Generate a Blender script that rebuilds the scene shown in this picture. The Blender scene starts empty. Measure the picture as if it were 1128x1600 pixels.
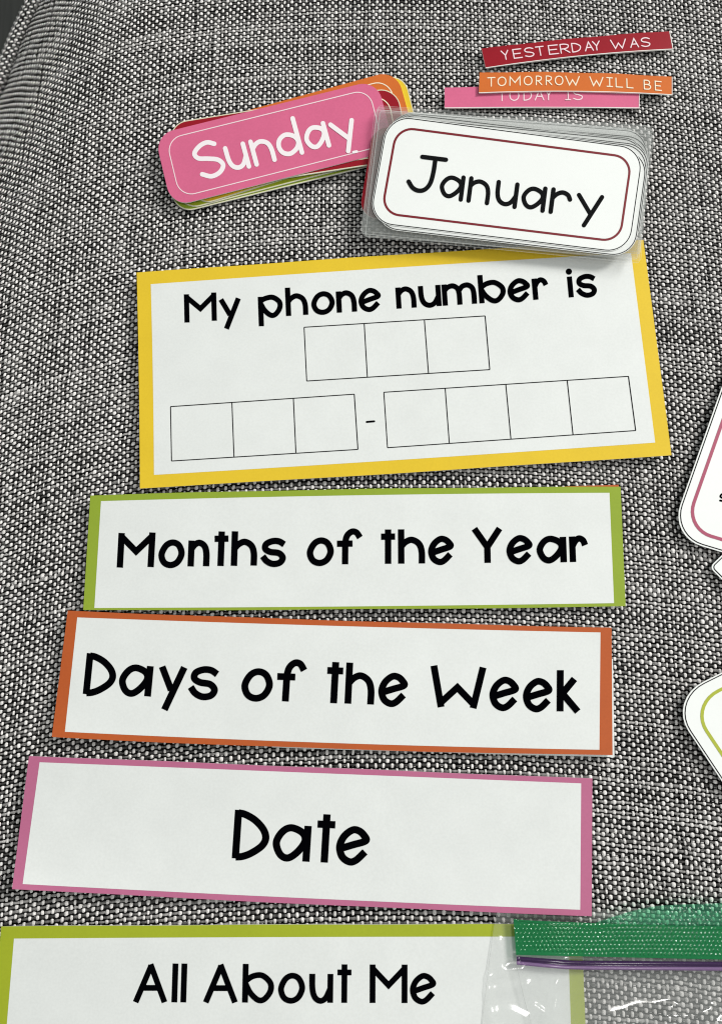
import bpy, math, random
import numpy as np

random.seed(7)
rng = np.random.default_rng(7)
scene = bpy.context.scene
col = scene.collection

# ------------------------------------------------------------------ camera, world, lamps, exposure
F, TILT, CAM_H = 1200.0, math.radians(10.5), 0.372      # focal length in photo pixels, tilt, height above the cards
cam_data = bpy.data.cameras.new('camera')
cam = bpy.data.objects.new('camera', cam_data)
col.objects.link(cam)
cam.location = (0, 0, CAM_H)
cam.rotation_euler = (TILT, 0, 0)
cam_data.sensor_fit = 'VERTICAL'
cam_data.sensor_height = 36.0
cam_data.lens = 36.0 * F / 1600.0
cam_data.clip_start = 0.005
cam_data.clip_end = 50
scene.camera = cam

world = bpy.data.worlds.new('World')
scene.world = world
world.use_nodes = True
bg = world.node_tree.nodes['Background']
bg.inputs['Color'].default_value = (0.93, 1.0, 0.985, 1)
bg.inputs['Strength'].default_value = 0.36


def area(name, loc, target, size, power, color):
    d = bpy.data.lights.new(name, 'AREA')
    d.shape = 'RECTANGLE'
    d.size, d.size_y = size
    d.energy = power
    d.color = color
    o = bpy.data.objects.new(name, d)
    col.objects.link(o)
    o.location = loc
    v = np.array(target) - np.array(loc)
    from mathutils import Vector
    o.rotation_euler = Vector(v).to_track_quat('-Z', 'Y').to_euler()
    return o


area('window_light', (2.3, 1.55, 1.95), (0, 0.05, 0), (0.75, 0.75), 106.0, (1.0, 0.99, 0.955))
area('bag_glint_light', (0.55, -0.30, 1.75), (0, 0.0, 0), (0.16, 0.16), 7.5, (1.0, 0.975, 0.93))  # added lamp, placed to put glints on the bag

vs = scene.view_settings
vs.view_transform = 'Standard'
vs.look = 'None'
vs.gamma = 1.0
vs.use_curve_mapping = False
vs.exposure = 0.0
scene.cycles.transparent_max_bounces = 40
scene.cycles.max_bounces = 8
scene.cycles.filter_width = 1.15

# ------------------------------------------------------------------ photo pixel -> point at height z
CT, ST = math.cos(TILT), math.sin(TILT)
M_PX = CAM_H / CT / F          # metres per photo pixel in the middle


def px(x, y, z=0.0):
    x = np.asarray(x, float); y = np.asarray(y, float); z = np.asarray(z, float)
    dx = (x - 564) / F; dy = -(y - 800) / F
    wy = CT * dy + ST; wz = ST * dy - CT
    k = (z - CAM_H) / wz
    return np.stack(np.broadcast_arrays(dx * k, wy * k, z + 0 * k), -1)


# ------------------------------------------------------------------ materials
def lin(r, g, b):
    f = lambda c: (c / 255 / 12.92) if c <= 10 else ((c / 255 + 0.055) / 1.055) ** 2.4
    return (f(r), f(g), f(b))


def new_mat(name):
    m = bpy.data.materials.new(name)
    m.use_nodes = True
    nt = m.node_tree
    return m, nt, nt.nodes['Principled BSDF']


def paper(name, c, rough=0.5, mott=0.05, spec=0.2, bump=0.05, coat=0.0):
    m, nt, p = new_mat(name)
    tc = nt.nodes.new('ShaderNodeTexCoord')
    n1 = nt.nodes.new('ShaderNodeTexNoise'); n1.inputs['Scale'].default_value = 55; n1.inputs['Detail'].default_value = 5
    n2 = nt.nodes.new('ShaderNodeTexNoise'); n2.inputs['Scale'].default_value = 900; n2.inputs['Detail'].default_value = 3
    nt.links.new(tc.outputs['Object'], n1.inputs['Vector']); nt.links.new(tc.outputs['Object'], n2.inputs['Vector'])
    add = nt.nodes.new('ShaderNodeMath'); add.operation = 'ADD'
    nt.links.new(n1.outputs['Fac'], add.inputs[0]); nt.links.new(n2.outputs['Fac'], add.inputs[1])
    mr = nt.nodes.new('ShaderNodeMapRange')
    mr.inputs['From Min'].default_value = 0.6; mr.inputs['From Max'].default_value = 1.4
    mr.inputs['To Min'].default_value = 1 - mott; mr.inputs['To Max'].default_value = 1 + mott
    nt.links.new(add.outputs[0], mr.inputs['Value'])
    mul = nt.nodes.new('ShaderNodeVectorMath'); mul.operation = 'SCALE'
    mul.inputs[0].default_value = c
    nt.links.new(mr.outputs[0], mul.inputs['Scale'])
    nt.links.new(mul.outputs[0], p.inputs['Base Color'])
    p.inputs['Roughness'].default_value = rough
    p.inputs['Specular IOR Level'].default_value = spec
    p.inputs['Coat Weight'].default_value = coat
    p.inputs['Coat Roughness'].default_value = 0.25
    if bump:
        b = nt.nodes.new('ShaderNodeBump'); b.inputs['Strength'].default_value = bump; b.inputs['Distance'].default_value = 0.0004
        nt.links.new(n1.outputs['Fac'], b.inputs['Height']); nt.links.new(b.outputs[0], p.inputs['Normal'])
    return m


def film(name, c, alpha, rough=0.18, tint=(1, 1, 1), spec=0.5, ior=1.35, trans=0.0):
    """clear plastic: mostly lets light through, the rest is a pale glossy surface"""
    m, nt, p = new_mat(name)
    p.inputs['Base Color'].default_value = (*c, 1)
    p.inputs['Roughness'].default_value = rough
    p.inputs['Specular IOR Level'].default_value = spec
    t = nt.nodes.new('ShaderNodeBsdfTransparent'); t.inputs['Color'].default_value = (*tint, 1)
    g = nt.nodes.new('ShaderNodeBsdfGlossy'); g.inputs['Roughness'].default_value = rough
    lw = nt.nodes.new('ShaderNodeFresnel')
    ge = nt.nodes.new('ShaderNodeNewGeometry')           # a sheet this thin reflects alike from both sides
    ir = nt.nodes.new('ShaderNodeMapRange'); ir.inputs['To Min'].default_value = ior; ir.inputs['To Max'].default_value = 1 / ior
    nt.links.new(ge.outputs['Backfacing'], ir.inputs['Value']); nt.links.new(ir.outputs[0], lw.inputs['IOR'])
    mx = nt.nodes.new('ShaderNodeMixShader'); mx.inputs['Fac'].default_value = alpha
    sh = p.outputs[0]
    if trans:
        tl = nt.nodes.new('ShaderNodeBsdfTranslucent'); tl.inputs['Color'].default_value = (*c, 1)
        m3 = nt.nodes.new('ShaderNodeMixShader'); m3.inputs['Fac'].default_value = trans
        nt.links.new(p.outputs[0], m3.inputs[1]); nt.links.new(tl.outputs[0], m3.inputs[2]); sh = m3.outputs[0]
    nt.links.new(t.outputs[0], mx.inputs[1]); nt.links.new(sh, mx.inputs[2])
    m2 = nt.nodes.new('ShaderNodeMixShader')
    nt.links.new(lw.outputs[0], m2.inputs['Fac'])
    nt.links.new(mx.outputs[0], m2.inputs[1]); nt.links.new(g.outputs[0], m2.inputs[2])
    nt.links.new(m2.outputs[0], nt.nodes['Material Output'].inputs['Surface'])
    return m


WHITE = paper('white_paper', (0.74, 0.756, 0.742), 0.55, 0.05, 0.3, 0.08)
JAN_WHITE = paper('laminated_white_paper', (0.83, 0.845, 0.83), 0.45, 0.02, 0.3, 0.05)
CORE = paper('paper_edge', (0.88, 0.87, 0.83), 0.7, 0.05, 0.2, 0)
INK = paper('black_ink', (0.0012, 0.0012, 0.002), 0.8, 0.1, 0.0, 0)
WINK = paper('white_print', (0.86, 0.80, 0.82), 0.6, 0.01, 0.2, 0)
CREAM = paper('cream_print', (0.87, 0.76, 0.58), 0.6, 0.01, 0.2, 0)
PALE = paper('pale_pink_print', (0.86, 0.66, 0.70), 0.6, 0.01, 0.2, 0)
YELLOW = paper('yellow_card', lin(224, 190, 48), 0.5, 0.05)
GREEN = paper('green_card', lin(143, 164, 52), 0.5, 0.05)
LIME = paper('olive_green_card', lin(160, 172, 42), 0.5, 0.05)
ORANGE = paper('rust_orange_card', lin(182, 88, 42), 0.5, 0.06)
PINK = paper('mauve_pink_card', lin(184, 104, 138), 0.5, 0.05)
ROSE = paper('rose_pink_card', lin(210, 102, 138), 0.5, 0.07)
RED = paper('dark_red_card', lin(146, 18, 34), 0.45, 0.08)
TANGERINE = paper('orange_strip_card', lin(204, 106, 44), 0.5, 0.06)
PALEEDGE = paper('pale_edge_glint', (0.72, 0.68, 0.50), 0.4, 0.1)  # pale colour standing in for gloss on laminated edges
WINE = paper('wine_red_ink', lin(118, 4, 24), 0.5, 0.06, 0.3, 0)
MULB = paper('mulberry_ink', lin(168, 78, 104), 0.5, 0.04, 0.3, 0)
MOSS = paper('moss_green_ink', lin(170, 178, 58), 0.5, 0.04, 0.3, 0)
FILM = film('laminate_film', (0.36, 0.375, 0.36), 0.065, 0.25, ior=1.2)
RIM = film('laminate_rim', (0.8, 0.82, 0.8), 0.16, 0.2, ior=1.3)
TOPFILM = film('top_laminate_film', (0.50, 0.52, 0.50), 0.012, 0.25, ior=1.15)
BAGFILM = film('clear_bag_film', (0.90, 0.92, 0.91), 0.11, 0.11, ior=1.5, trans=.45)
FILMEDGE = film('dark_edge_line', (0.25, 0.26, 0.25), 0.5, 0.2)
BACKFILM = film('clear_back_film', (0.72, 0.74, 0.72), 0.17, 0.12, ior=1.45, trans=.4)
GREENFILM = film('green_zip_film', (0.001, 0.16, 0.045), 0.88, 0.12, (0.15, 0.8, 0.35), .4)
PALEGREEN = film('thin_green_film', (0.05, 0.36, 0.19), 0.24, 0.12, (0.5, 0.95, 0.7))
PURPLE = film('purple_zip', (0.030, 0.006, 0.055), 0.95, 0.15, (0.6, 0.4, 0.7))
MAUVE = film('pale_purple_zip', (0.24, 0.14, 0.30), 0.65, 0.2, (0.8, 0.65, 0.85))


# ------------------------------------------------------------------ mesh helpers
def link(name, verts, faces, mats, parent=None, face_mats=None, smooth=True):
    me = bpy.data.meshes.new(name)
    me.from_pydata([tuple(v) for v in verts], [], faces)
    for m in mats:
        me.materials.append(m)
    if face_mats is not None:
        me.polygons.foreach_set('material_index', face_mats)
    if smooth:
        me.polygons.foreach_set('use_smooth', [True] * len(me.polygons))
    me.update()
    o = bpy.data.objects.new(name, me)
    col.objects.link(o)
    if parent is not None:
        o.parent = parent
        o.matrix_parent_inverse = parent.matrix_world.inverted()
    return o


def tag(o, label, cat, group=None):
    o['label'] = label
    o['category'] = cat
    if group:
        o['group'] = group
    return o


def bil(q, u, v):
    q = np.asarray(q, float)
    u = np.asarray(u)[..., None]; v = np.asarray(v)[..., None]
    return (q[0] * (1 - u) + q[1] * u) * (1 - v) + (q[3] * (1 - u) + q[2] * u) * v


def inv_bil(q, P):
    q = np.asarray(q, float); P = np.asarray(P, float)
    u = np.full(P.shape[:-1], .5); v = np.full(P.shape[:-1], .5)
    for _ in range(8):
        R = bil(q, u, v) - P
        du = (q[1] - q[0]) * (1 - v)[..., None] + (q[2] - q[3]) * v[..., None]
        dv = (q[3] - q[0]) * (1 - u)[..., None] + (q[2] - q[1]) * u[..., None]
        det = du[..., 0] * dv[..., 1] - du[..., 1] * dv[..., 0]
        u = u - (R[..., 0] * dv[..., 1] - R[..., 1] * dv[..., 0]) / det
        v = v - (du[..., 0] * R[..., 1] - du[..., 1] * R[..., 0]) / det
    return u, v


class Sheet:
    """a card or strip: four outline corners (TL, TR, BR, BL), corner radius, gentle curl"""

    def __init__(s, quad, z0, radius=0, bow=(0, 0, 0, 0), ends=0.0, sag=0.0, corners=(0, 0, 0, 0), slope=(0, 0), wob=0.00012, seed=0):
        s.q = np.array(quad, float); s.z0 = z0; s.r = radius; s.bow = bow
        s.ends = ends; s.sag = sag; s.corners = corners; s.slope = slope; s.wob = wob
        r = np.random.default_rng(seed + 100)
        s.ph = r.uniform(0, 6.28, 6)
        s.W = (np.linalg.norm(s.q[1] - s.q[0]) + np.linalg.norm(s.q[2] - s.q[3])) / 2
        s.H = (np.linalg.norm(s.q[3] - s.q[0]) + np.linalg.norm(s.q[2] - s.q[1])) / 2

    def z(s, u, v):
        u = np.clip(u, -.05, 1.05); v = np.clip(v, -.05, 1.05)
        z = s.z0 + s.ends * (2 * u - 1) ** 2 + s.sag * (2 * v - 1) ** 2
        z = z + s.slope[0] * (u - .5) + s.slope[1] * (v - .5)
        cw = ((1 - u) * (1 - v), u * (1 - v), u * v, (1 - u) * v)
        for c, w in zip(s.corners, cw):
            z = z + c * np.clip(w, 0, 2) ** 4
        p = s.ph
        z = z + s.wob * (np.sin(7 * u + p[0] + 2 * v) + np.sin(4.3 * v + p[1] - 3 * u) + .5 * np.sin(15 * u + p[2]))
        return z

    def grid(s, q, n, m, r, bow):
        q = np.asarray(q, float)
        if r > 0:
            a = np.linspace(0, math.pi / 2, 9)
            t = r / s.H * (1 - np.cos(a))
            vs_ = np.concatenate([t, np.linspace(t[-1], 1 - t[-1], m + 1)[1:-1], 1 - t[::-1]])
        else:
            vs_ = np.linspace(0, 1, m + 1)
        rows = []
        for v in vs_:
            d = min(v, 1 - v) * s.H
            ins = (r - math.sqrt(max(0, r * r - (r - d) ** 2))) / s.W if d < r else 0
            u = np.linspace(ins, 1 - ins, n + 1)
            P = bil(q, u, np.full_like(u, v))
            bx = bow[3] * 4 * v * (1 - v) * (1 - u) + bow[1] * 4 * v * (1 - v) * u
            by = bow[0] * 4 * u * (1 - u) * (1 - v) + bow[2] * 4 * u * (1 - u) * v
            rows.append(P + np.stack([bx, by], -1))
        return np.array(rows)

    def place(s, P, dz):
        u, v = inv_bil(s.q, P)
        return px(P[..., 0], P[..., 1], s.z(u, v) + dz)

    def body(s, name, mats, thick=0.0004, parent=None, n=60, m=16, lift=0.0):
        G = s.grid(s.q, n, m, s.r, s.bow)
        if s.r == 0:      # hand-cut edges wander a little
            k = np.linspace(0, 1, n + 1)
            G[0, :, 1] += .35 * np.sin(k * 17 + s.ph[3]) ; G[-1, :, 1] += .35 * np.sin(k * 13 + s.ph[4])
        T = s.place(G, lift)
        B = T.copy(); B[..., 2] -= thick
        R, C = T.shape[:2]
        N = R * C
        ring = [j for j in range(C)] + [i * C + C - 1 for i in range(1, R)] + [(R - 1) * C + j for j in range(C - 2, -1, -1)] + [i * C for i in range(R - 2, 0, -1)]
        Tf, Bf = T.reshape(-1, 3), B.reshape(-1, 3)
        verts = np.concatenate([Tf, Bf, Tf[ring], Bf[ring]])
        f, fm = [], []
        for i in range(R - 1):
            for j in range(C - 1):
                a, b, c, d = i * C + j, i * C + j + 1, (i + 1) * C + j + 1, (i + 1) * C + j
                f.append((a, d, c, b)); fm.append(0)
                f.append((a + N, b + N, c + N, d + N)); fm.append(1)
        nr = len(ring)
        for k in range(nr):
            a, b = 2 * N + k, 2 * N + (k + 1) % nr
            f.append((a, b, b + nr, a + nr)); fm.append(1)
        o = link(name, verts, f, mats, parent, fm)
        return o

    def panel(s, name, quad, mat, parent, dz=0.00006, n=60, m=16, r=0, bow=None):
        G = s.grid(quad, n, m, r, bow if bow else s.bow)
        V = s.place(G, dz)
        R, C = V.shape[:2]
        f = [(i * C + j, (i + 1) * C + j, (i + 1) * C + j + 1, i * C + j + 1) for i in range(R - 1) for j in range(C - 1)]
        return link(name, V.reshape(-1, 3), f, [mat], parent)

    def ink(s, name, strokes, width, mat, parent, dz=0.00012, cap='butt', step=5.0):
        """strokes: list of (closed, points in photo pixels); printed as flat ribbons lying on the card"""
        V, Fc = [], []
        for k, (closed, pts) in enumerate(strokes):
            w = width
            if isinstance(closed, tuple):
                closed, w = closed
            pts = resample(np.array(pts, float), closed, step)
            n = len(pts)
            if closed:
                t = np.roll(pts, -1, 0) - np.roll(pts, 1, 0)
                nrm = np.stack([-t[:, 1], t[:, 0]], -1)
                nrm /= np.linalg.norm(nrm, axis=1)[:, None]
            else:
                d = np.diff(pts, axis=0); d /= np.linalg.norm(d, axis=1)[:, None] + 1e-9
                nn = np.stack([-d[:, 1], d[:, 0]], -1)
                a = np.concatenate([nn[:1], nn]); b = np.concatenate([nn, nn[-1:]])
                nrm = a + b
                nrm /= np.linalg.norm(nrm, axis=1)[:, None] + 1e-9
                cs = np.clip((nrm * a).sum(1), .45, 1)
                nrm = nrm / cs[:, None]
            L = pts + nrm * w / 2; Rr = pts - nrm * w / 2
            z = dz + (k % 12) * 0.000012
            base = len(V)
            P = s.place(np.concatenate([L, Rr]), z)
            V.extend(P)
            rng_ = range(n if closed else n - 1)
            for i in rng_:
                j = (i + 1) % n
                Fc.append((base + i, base + j, base + n + j, base + n + i))
            if cap == 'round' and not closed:
                for e, sg in ((0, -1), (n - 1, 1)):
                    d0 = (pts[1] - pts[0]) if e == 0 else (pts[-1] - pts[-2])
                    ang = math.atan2(d0[1], d0[0]) + (math.pi if e == 0 else 0)
                    arc = [pts[e] + w / 2 * np.array([math.cos(ang + t), math.sin(ang + t)]) for t in np.linspace(-math.pi / 2, math.pi / 2, 9)]
                    b2 = len(V)
                    V.extend(s.place(np.array(arc), z))
                    Fc.append(tuple(range(b2, b2 + 9)))
        o = link(name, V, Fc, [mat], parent, smooth=False)
        # printing faces up
        me = o.data
        flip = [p.index for p in me.polygons if p.normal.z < 0]
        if flip:
            import bmesh
            bm = bmesh.new(); bm.from_mesh(me); bm.faces.ensure_lookup_table()
            bmesh.ops.reverse_faces(bm, faces=[bm.faces[i] for i in flip])
            bm.to_mesh(me); bm.free()
        return o


def resample(pts, closed, step):
    if closed:
        pts = np.concatenate([pts, pts[:1]])
    out = []
    for a, b in zip(pts[:-1], pts[1:]):
        n = max(1, int(np.linalg.norm(b - a) / step))
        for i in range(n):
            out.append(a + (b - a) * i / n)
    if not closed:
        out.append(pts[-1])
    out = np.array(out)
    keep = np.concatenate([[True], np.linalg.norm(np.diff(out, axis=0), axis=1) > 1e-3])
    return out[keep]


def spline(pts, closed=False, k=8):
    P = [np.array(p, float) for p in pts]
    n = len(P)
    out = []
    for i in range(n if closed else n - 1):
        if closed:
            a, b, c, d = P[i - 1], P[i], P[(i + 1) % n], P[(i + 2) % n]
        else:
            a = P[i - 1] if i else 2 * P[0] - P[1]
            b, c = P[i], P[i + 1]
            d = P[i + 2] if i + 2 < n else 2 * P[-1] - P[-2]
        for t in np.arange(k) / k:
            out.append(.5 * ((2 * b) + (c - a) * t + (2 * a - 5 * b + 4 * c - d) * t * t + (3 * b - a - 3 * c + d) * t ** 3))
    if not closed:
        out.append(P[-1])
    return np.array(out)


def rounded_loop(q, W, H, inset, r):
    """closed line following the card outline at an inset, corners rounded (all in pixels)"""
    ix, iy = (inset if isinstance(inset, tuple) else (inset, inset))
    pts = []
    for cx, cy, a0 in ((ix + r, iy + r, 180), (W - ix - r, iy + r, 270), (W - ix - r, H - iy - r, 0), (ix + r, H - iy - r, 90)):
        for t in np.linspace(a0, a0 + 90, 10):
            pts.append((cx + r * math.cos(math.radians(t)), cy + r * math.sin(math.radians(t))))
    pts = np.array(pts)
    return bil(q, pts[:, 0] / W, pts[:, 1] / H)


# ------------------------------------------------------------------ the hand-lettered alphabet (skeleton strokes)
# L = straight strokes, C = smooth stroke, O = closed smooth stroke; u across the letter 0..1, v up, cap height 1, x height .75
GL = {
    'M': [('L', [(0, 0), (0, 1)]), ('L', [(0, .90), (.5, .46), (1, .90)]), ('L', [(1, 1), (1, 0)])],
    'D': [('L', [(.0, 0), (.0, 1)]), ('C', [(0, .94), (.25, .91), (.6, .80), (.9, .62), (1, .44), (.88, .28), (.55, .13), (.25, .05), (0, .03)])],
    'Y': [('L', [(0, 1), (.5, .46)]), ('L', [(1, 1), (.5, .46), (.5, 0)])],
    'W': [('L', [(0, 1), (.17, 0)]), ('L', [(.12, .06), (.49, .49), (.86, .06)]), ('L', [(1, 1), (.82, 0)])],
    'A': [('L', [(0, 0), (.5, .95)]), ('L', [(.47, .98), (1, 0)]), ('L', [(.2, .37), (.8, .37)])],
    'a': [('O', [(.48, .685), (.2, .60), (.02, .37), (.16, .13), (.42, .06), (.72, .20), (.93, .42), (.84, .59)]), ('L', [(1, .74), (1, 0)])],
    'b': [('L', [(0, 0), (0, 1)]), ('C', [(0, .56), (.3, .685), (.65, .70), (.96, .52), (.98, .30), (.75, .09), (.5, .07), (.2, .25), (0, .50)])],
    'd': [('O', [(.45, .685), (.12, .58), (0, .37), (.12, .15), (.45, .06), (.82, .18), (.97, .38), (.82, .58)]), ('L', [(1, 1), (1, 0)])],
    'e': [('C', [(.06, .31), (.5, .395), (.97, .49), (.90, .60), (.70, .69), (.45, .70), (.15, .56), (.01, .35), (.12, .14), (.40, .04), (.65, .08), (.97, .26)])],
    'f': [('C', [(.36, 0), (.36, .35), (.37, .66), (.45, .84), (.64, .945), (.84, .92), (1, .77)]), ('L', [(0, .60), (.68, .60)])],
    'h': [('L', [(0, 0), (0, 1)]), ('C', [(0, .50), (.22, .63), (.52, .69), (.85, .58), (.99, .36), (1, 0)])],
    'i': [('L', [(.5, 0), (.5, .74)]), ('D', [(.5, .90), (.5, .93)])],
    'k': [('L', [(0, 0), (0, 1)]), ('L', [(.80, .80), (.10, .42)]), ('L', [(.10, .45), (1, .01)])],
    'l': [('L', [(.5, 0), (.5, 1)])],
    'm': [('L', [(0, 0), (0, .75)]), ('C', [(0, .52), (.12, .64), (.30, .68), (.45, .58), (.5, .38), (.5, 0)]), ('C', [(.5, .50), (.62, .64), (.80, .68), (.95, .58), (1, .38), (1, 0)])],
    'n': [('L', [(0, 0), (0, .75)]), ('C', [(0, .50), (.22, .63), (.52, .68), (.85, .58), (.99, .36), (1, 0)])],
    'o': [('O', [(.52, .70), (.2, .61), (0, .36), (.14, .13), (.48, .05), (.82, .14), (1, .38), (.84, .62)])],
    'p': [('L', [(0, -.30), (0, .74)]), ('C', [(0, .60), (.3, .68), (.65, .69), (.97, .52), (.98, .30), (.75, .09), (.5, .07), (.2, .25), (0, .50)])],
    'r': [('L', [(0, 0), (0, .75)]), ('C', [(0, .46), (.25, .62), (.55, .69), (.85, .63), (1, .49)])],
    's': [('C', [(1, .60), (.75, .69), (.45, .70), (.16, .62), (.12, .48), (.35, .39), (.75, .35), (.94, .22), (.82, .08), (.5, .04), (.2, .12), (0, .27)])],
    't': [('L', [(.5, 0), (.5, 1)]), ('L', [(0, .79), (1, .79)])],
    'u': [('C', [(0, .75), (.02, .36), (.16, .14), (.45, .05), (.75, .12), (1, .36)]), ('L', [(1, .75), (1, 0)])],
    'y': [('L', [(0, .74), (.50, .17)]), ('L', [(1, .74), (.27, -.31)])],
    'S': [('C', [(.88, .86), (.62, .95), (.3, .90), (.04, .74), (.14, .58), (.5, .50), (.86, .40), (1, .22), (.80, .05), (.45, .0), (.12, .12)])],
    # thin capitals for the strips
    'tY': [('L', [(0, 1), (.5, .5)]), ('L', [(1, 1), (.5, .45), (.5, 0)])],
    'tE': [('L', [(1, 1), (0, 1), (0, 0), (1, 0)]), ('L', [(0, .5), (.85, .5)])],
    'tS': [('C', [(.95, .88), (.6, 1), (.2, .95), (.03, .75), (.2, .57), (.6, .48), (.95, .32), (.85, .08), (.45, 0), (.02, .12)])],
    'tT': [('L', [(0, 1), (1, 1)]), ('L', [(.5, 1), (.5, 0)])],
    'tR': [('L', [(0, 0), (0, 1)]), ('C', [(0, 1), (.5, 1), (.92, .86), (.85, .6), (.5, .48), (0, .46)]), ('L', [(.35, .46), (1, 0)])],
    'tD': [('L', [(0, 0), (0, 1)]), ('C', [(0, 1), (.5, .93), (.95, .68), (1, .42), (.8, .15), (.4, .02), (0, 0)])],
    'tA': [('L', [(0, 0), (.5, 1), (1, 0)]), ('L', [(.2, .36), (.8, .36)])],
    'tW': [('L', [(0, 1), (.27, 0), (.5, .6), (.73, 0), (1, 1)])],
    'tO': [('O', [(.5, 1), (.13, .85), (0, .5), (.13, .15), (.5, 0), (.87, .15), (1, .5), (.87, .85)])],
    'tM': [('L', [(0, 0), (.02, 1), (.5, .30), (.98, 1), (1, 0)])],
    'tI': [('L', [(0, 1), (1, 1)]), ('L', [(.5, 1), (.5, 0)]), ('L', [(0, 0), (1, 0)])],
    'tL': [('L', [(0, 1), (0, 0), (1, 0)])],
    'tB': [('L', [(0, 0), (0, 1)]), ('C', [(0, 1), (.55, 1), (.85, .85), (.75, .6), (.45, .53), (0, .52)]), ('C', [(.3, .53), (.8, .48), (1, .28), (.8, .05), (.4, 0), (0, 0)])],
}


def write(letters, base, up0, up1, width, xh=.75, thin=False, raw=()):
    """letters: (char, left px, right px); base: baseline points; up0/up1: cap-height vectors at both ends"""
    base = np.array(base, float)
    up0, up1 = np.array(up0, float), np.array(up1, float)
    x0, x1 = base[0, 0], base[-1, 0]
    co = np.polyfit(base[:, 0], base[:, 1], len(base) - 1)
    strokes = []
    for ch, xl, xr in letters:
        g = GL['t' + ch if thin else ch]
        low = ch.islower()
        vm = .5 * (xh if low else 1)
        mid = (xl + xr) / 2
        f = (mid - x0) / (x1 - x0)
        up = up0 * (1 - f) + up1 * f
        a, b = xl + width / 2, xr - width / 2
        if xr - xl < width * 1.3:
            a = b = mid
        if ch == 't':
            a, b = xl, xr
        if ch == 'f':
            a, b = xl, xr - width * .3
        for kind, pts in g:
            P = []
            for u, v in pts:
                if low and abs(xh - .75) > 1e-6:
                    v = v * xh / .75 if v <= .75 else xh + (v - .75) * (1 - xh) / .25
                bx = a + (b - a) * u - up[0] * vm
                P.append((bx + up[0] * v, np.polyval(co, bx) + up[1] * v))
            if kind == 'C':
                strokes.append((False, spline(P)))
            elif kind == 'O':
                strokes.append((True, spline(P, True)))
            elif kind == 'D':
                c = np.array(P).mean(0)
                strokes.append(((True, width * .62), [c + width * .31 * np.array([math.cos(t), math.sin(t)]) for t in np.linspace(0, 6.28, 13)[:-1]]))
            else:
                strokes.append((False, P))
    strokes += list(raw)
    return strokes


# ------------------------------------------------------------------ setting: dark floor beyond the cushion
m, nt, p = new_mat('dark_floor')
tc = nt.nodes.new('ShaderNodeTexCoord'); mp = nt.nodes.new('ShaderNodeMapping'); mp.inputs['Scale'].default_value = (60, 6, 1)
nz = nt.nodes.new('ShaderNodeTexNoise'); nz.inputs['Scale'].default_value = 4; nz.inputs['Detail'].default_value = 6
rp = nt.nodes.new('ShaderNodeValToRGB')
rp.color_ramp.elements[0].color = (0.008, 0.009, 0.008, 1); rp.color_ramp.elements[1].color = (0.03, 0.032, 0.029, 1)
nt.links.new(tc.outputs['Object'], mp.inputs['Vector']); nt.links.new(mp.outputs[0], nz.inputs['Vector'])
nt.links.new(nz.outputs['Fac'], rp.inputs['Fac']); nt.links.new(rp.outputs[0], p.inputs['Base Color'])
p.inputs['Roughness'].default_value = .7
fl = link('floor', [(-3, -3, -.24), (3, -3, -.24), (3, 3, -.24), (-3, 3, -.24)], [(0, 1, 2, 3)], [m])
fl['kind'] = 'structure'

# ------------------------------------------------------------------ the woven cushion
DROP, ROLL = 0.046, 0.100
edge_px = [(1900, -420), (1200, -390), (700, -340), (420, -280), (250, -215), (135, -120), (84, -50), (56, 0), (33, 48), (10, 102),
           (-12, 152), (-45, 220), (-90, 310), (-160, 480), (-250, 760), (-330, 1100), (-380, 1600), (-400, 2100)]
EDGE = spline(px([e[0] for e in edge_px], [e[1] for e in edge_px], -DROP)[:, :2], k=24)
gx = np.linspace(-0.40, 0.45, 260); gy = np.linspace(-0.42, 0.55, 300)
GX, GY = np.meshgrid(gx, gy)
pts = np.stack([GX.ravel(), GY.ravel()], -1)
dist = np.full(len(pts), 9.0)
A_, B_ = EDGE[:-1], EDGE[1:]
sgn = np.ones(len(pts))
for a, b in zip(A_, B_):
    ab = b - a
    t = np.clip(((pts - a) @ ab) / (ab @ ab), 0, 1)
    dv = pts - (a + t[:, None] * ab)
    dd = np.hypot(dv[:, 0], dv[:, 1])
    upd = dd < dist
    dist = np.where(upd, dd, dist)
    cr = ab[0] * dv[:, 1] - ab[1] * dv[:, 0]
    sgn = np.where(upd, np.where(cr >= 0, 1, -1), sgn)
DIST = (dist * sgn).reshape(GX.shape)       # + inside the cushion


def samp(Fld, x, y):
    fx = np.clip((x - gx[0]) / (gx[1] - gx[0]), 0, len(gx) - 1.001); fy = np.clip((y - gy[0]) / (gy[1] - gy[0]), 0, len(gy) - 1.001)
    i = fx.astype(int); j = fy.astype(int); u = fx - i; v = fy - j
    return Fld[j, i] * (1 - u) * (1 - v) + Fld[j, i + 1] * u * (1 - v) + Fld[j + 1, i] * (1 - u) * v + Fld[j + 1, i + 1] * u * v


def top_z(x, y):
    d = samp(DIST, x, y)
    t = np.clip(1 - d / ROLL, 0, 1.3)
    z = -DROP * t ** 2
    z = z - 0.0045 * np.exp(-((d - 0.0045) / 0.0032) ** 2)
    pk = px(6, 150, -DROP)
    z = z - 0.0025 * np.exp(-((x - pk[0] - .3 * (y - pk[1])) ** 2 / .004 ** 2 + (y - pk[1]) ** 2 / .010 ** 2))
    # very soft padding under the cover
    z = z - 0.0009 * (1 + np.sin(x * 31 + 1.1) * np.sin(y * 27 + .4))
    return z


PITCH = 0.00205
BOW, X0 = 0.46, 0.02


def wob(a, b, s, amp):
    return amp * (np.sin(a * 210 + s) * np.cos(b * 170 + 2 * s) + .6 * np.sin(a * 420 + b * 330 + 3 * s))


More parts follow.
